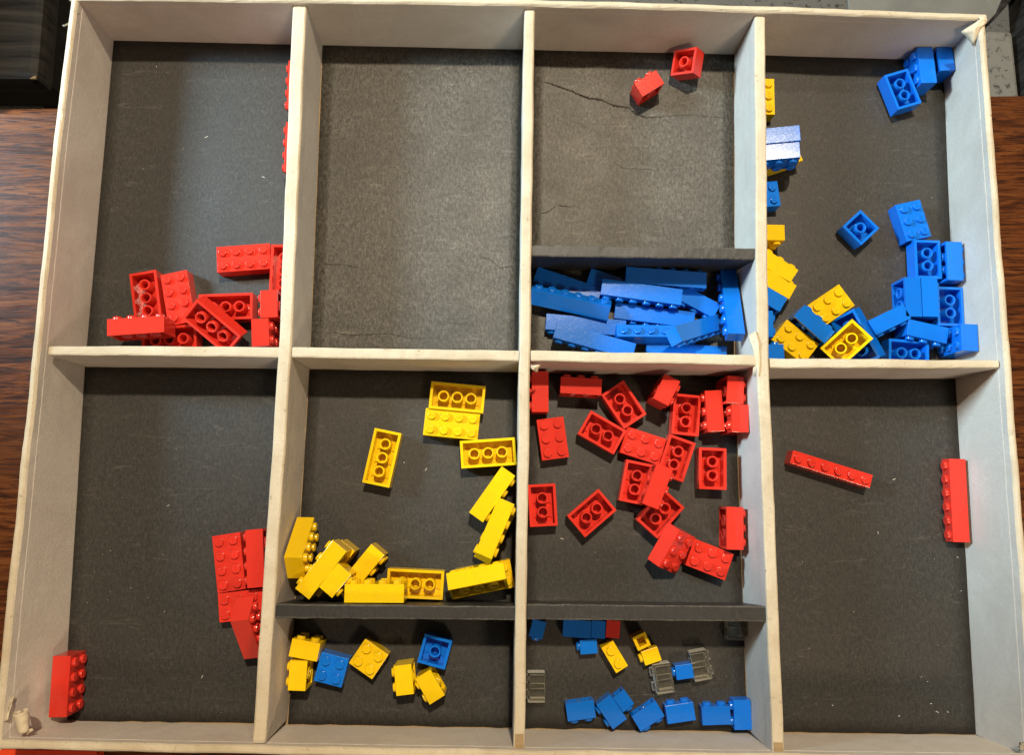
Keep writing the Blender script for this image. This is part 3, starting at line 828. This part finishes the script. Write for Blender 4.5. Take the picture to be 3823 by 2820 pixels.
('yellow',4,2,(-13.0, -52.6, 22.6),(0.5256, -0.8453, -0.0848, 0.0441),
 'tilted yellow brick on its side with hollow tubes showing, on top of another'),
('yellow',4,2,(-117.0, -30.0, 17.37),(0.2353, -0.6665, 0.2489, -0.6622),
 'yellow two-by-four brick propped steeply against the divider wall'),
('red',3,2,(93.6, -29.8, 6.37),(0.8013, 0.3226, 0.1176, 0.49),
 'rolled-over red brick leaning with its six studs turned sideways'),
('red',4,2,(-121.7, 246.6, 7.9),(0.5, 0.5, -0.5, -0.5),
 'red brick half hidden behind the divider, studs peeking out closest to the back wall'),
('red',4,2,(-121.7, 206.4, 7.9),(0.5, 0.5, -0.5, -0.5),
 'red brick half hidden behind the divider, studs peeking out farther from the back wall'),
('yellow',4,2,(-92.3, -45.0, 7.9),(0.3125, 0.3125, -0.6343, -0.6343),
 'yellow brick at the bottom of the pile under the slanted one'),
]
for b_ in BRICKS: brick(*b_)

# ================================================================ lint on the black floor
bm = bmesh.new()
def fleck(x, y, s, ang):
    pts = []
    k = random.choice((1,1,2))
    dx, dy = math.cos(ang), math.sin(ang)
    for i in range(4):
        t = i/3-.5
        bend = (t*t-.1)*s*.5*random.uniform(-1,1)
        pts.append((x+dx*t*s*k-dy*bend, y+dy*t*s*k+dx*bend))
    w_ = s*.15+.03
    sts = []
    for (px,py) in pts:
        sts.append([bm.verts.new(Vector((px-dy*w_,py+dx*w_,.02))*MM), bm.verts.new(Vector((px,py,.16))*MM), bm.verts.new(Vector((px+dy*w_,py-dx*w_,.02))*MM)])
    for a, c in zip(sts, sts[1:]):
        for i in range(2): bm.faces.new((a[i],a[i+1],c[i+1],c[i]))
for x, y, s in [(-219,267,.9),(-185,220,1.1),(-199,212,.7),(-148.4,193.8,1.0),(-193,-67,.7),(-169.6,-102.8,.9),(-194.5,-7.3,.8),(224.3,-125.8,.9),(186.8,-119.9,.9),(243,-119.3,1.0),(246.2,-123.7,.9),(252.2,-123.7,1.0),(265,-38,1.0),(231.2,7.2,.9),(241.9,-107.2,.7),(219.5,-23.8,.8),(34.4,-26.8,1.0),(-58,17.4,.9),(-45.1,13.3,.9)]:
    fleck(x,y,s,random.uniform(0,6.28))
for i in range(520):
    lo, hi = random.choice(((LW,P1L),(P1R,P2L),(P2R,P3L),(P3R,RW),(P3R,RW),(LW,P1L)))
    y = random.uniform(-125,272); x = random.uniform(lo(y)+2,hi(y)-2)
    if XF(x)-2 < y < XB(x)+2: continue
    fleck(x, y, abs(random.gauss(0,.16))+.10, random.uniform(0,6.28))
me = bpy.data.meshes.new('lint'); bm.to_mesh(me); bm.free()
tag(link('lint', me, None, ('lint',)), 'pale lint and dust flecks on the black tray floor', 'lint', kind='stuff')
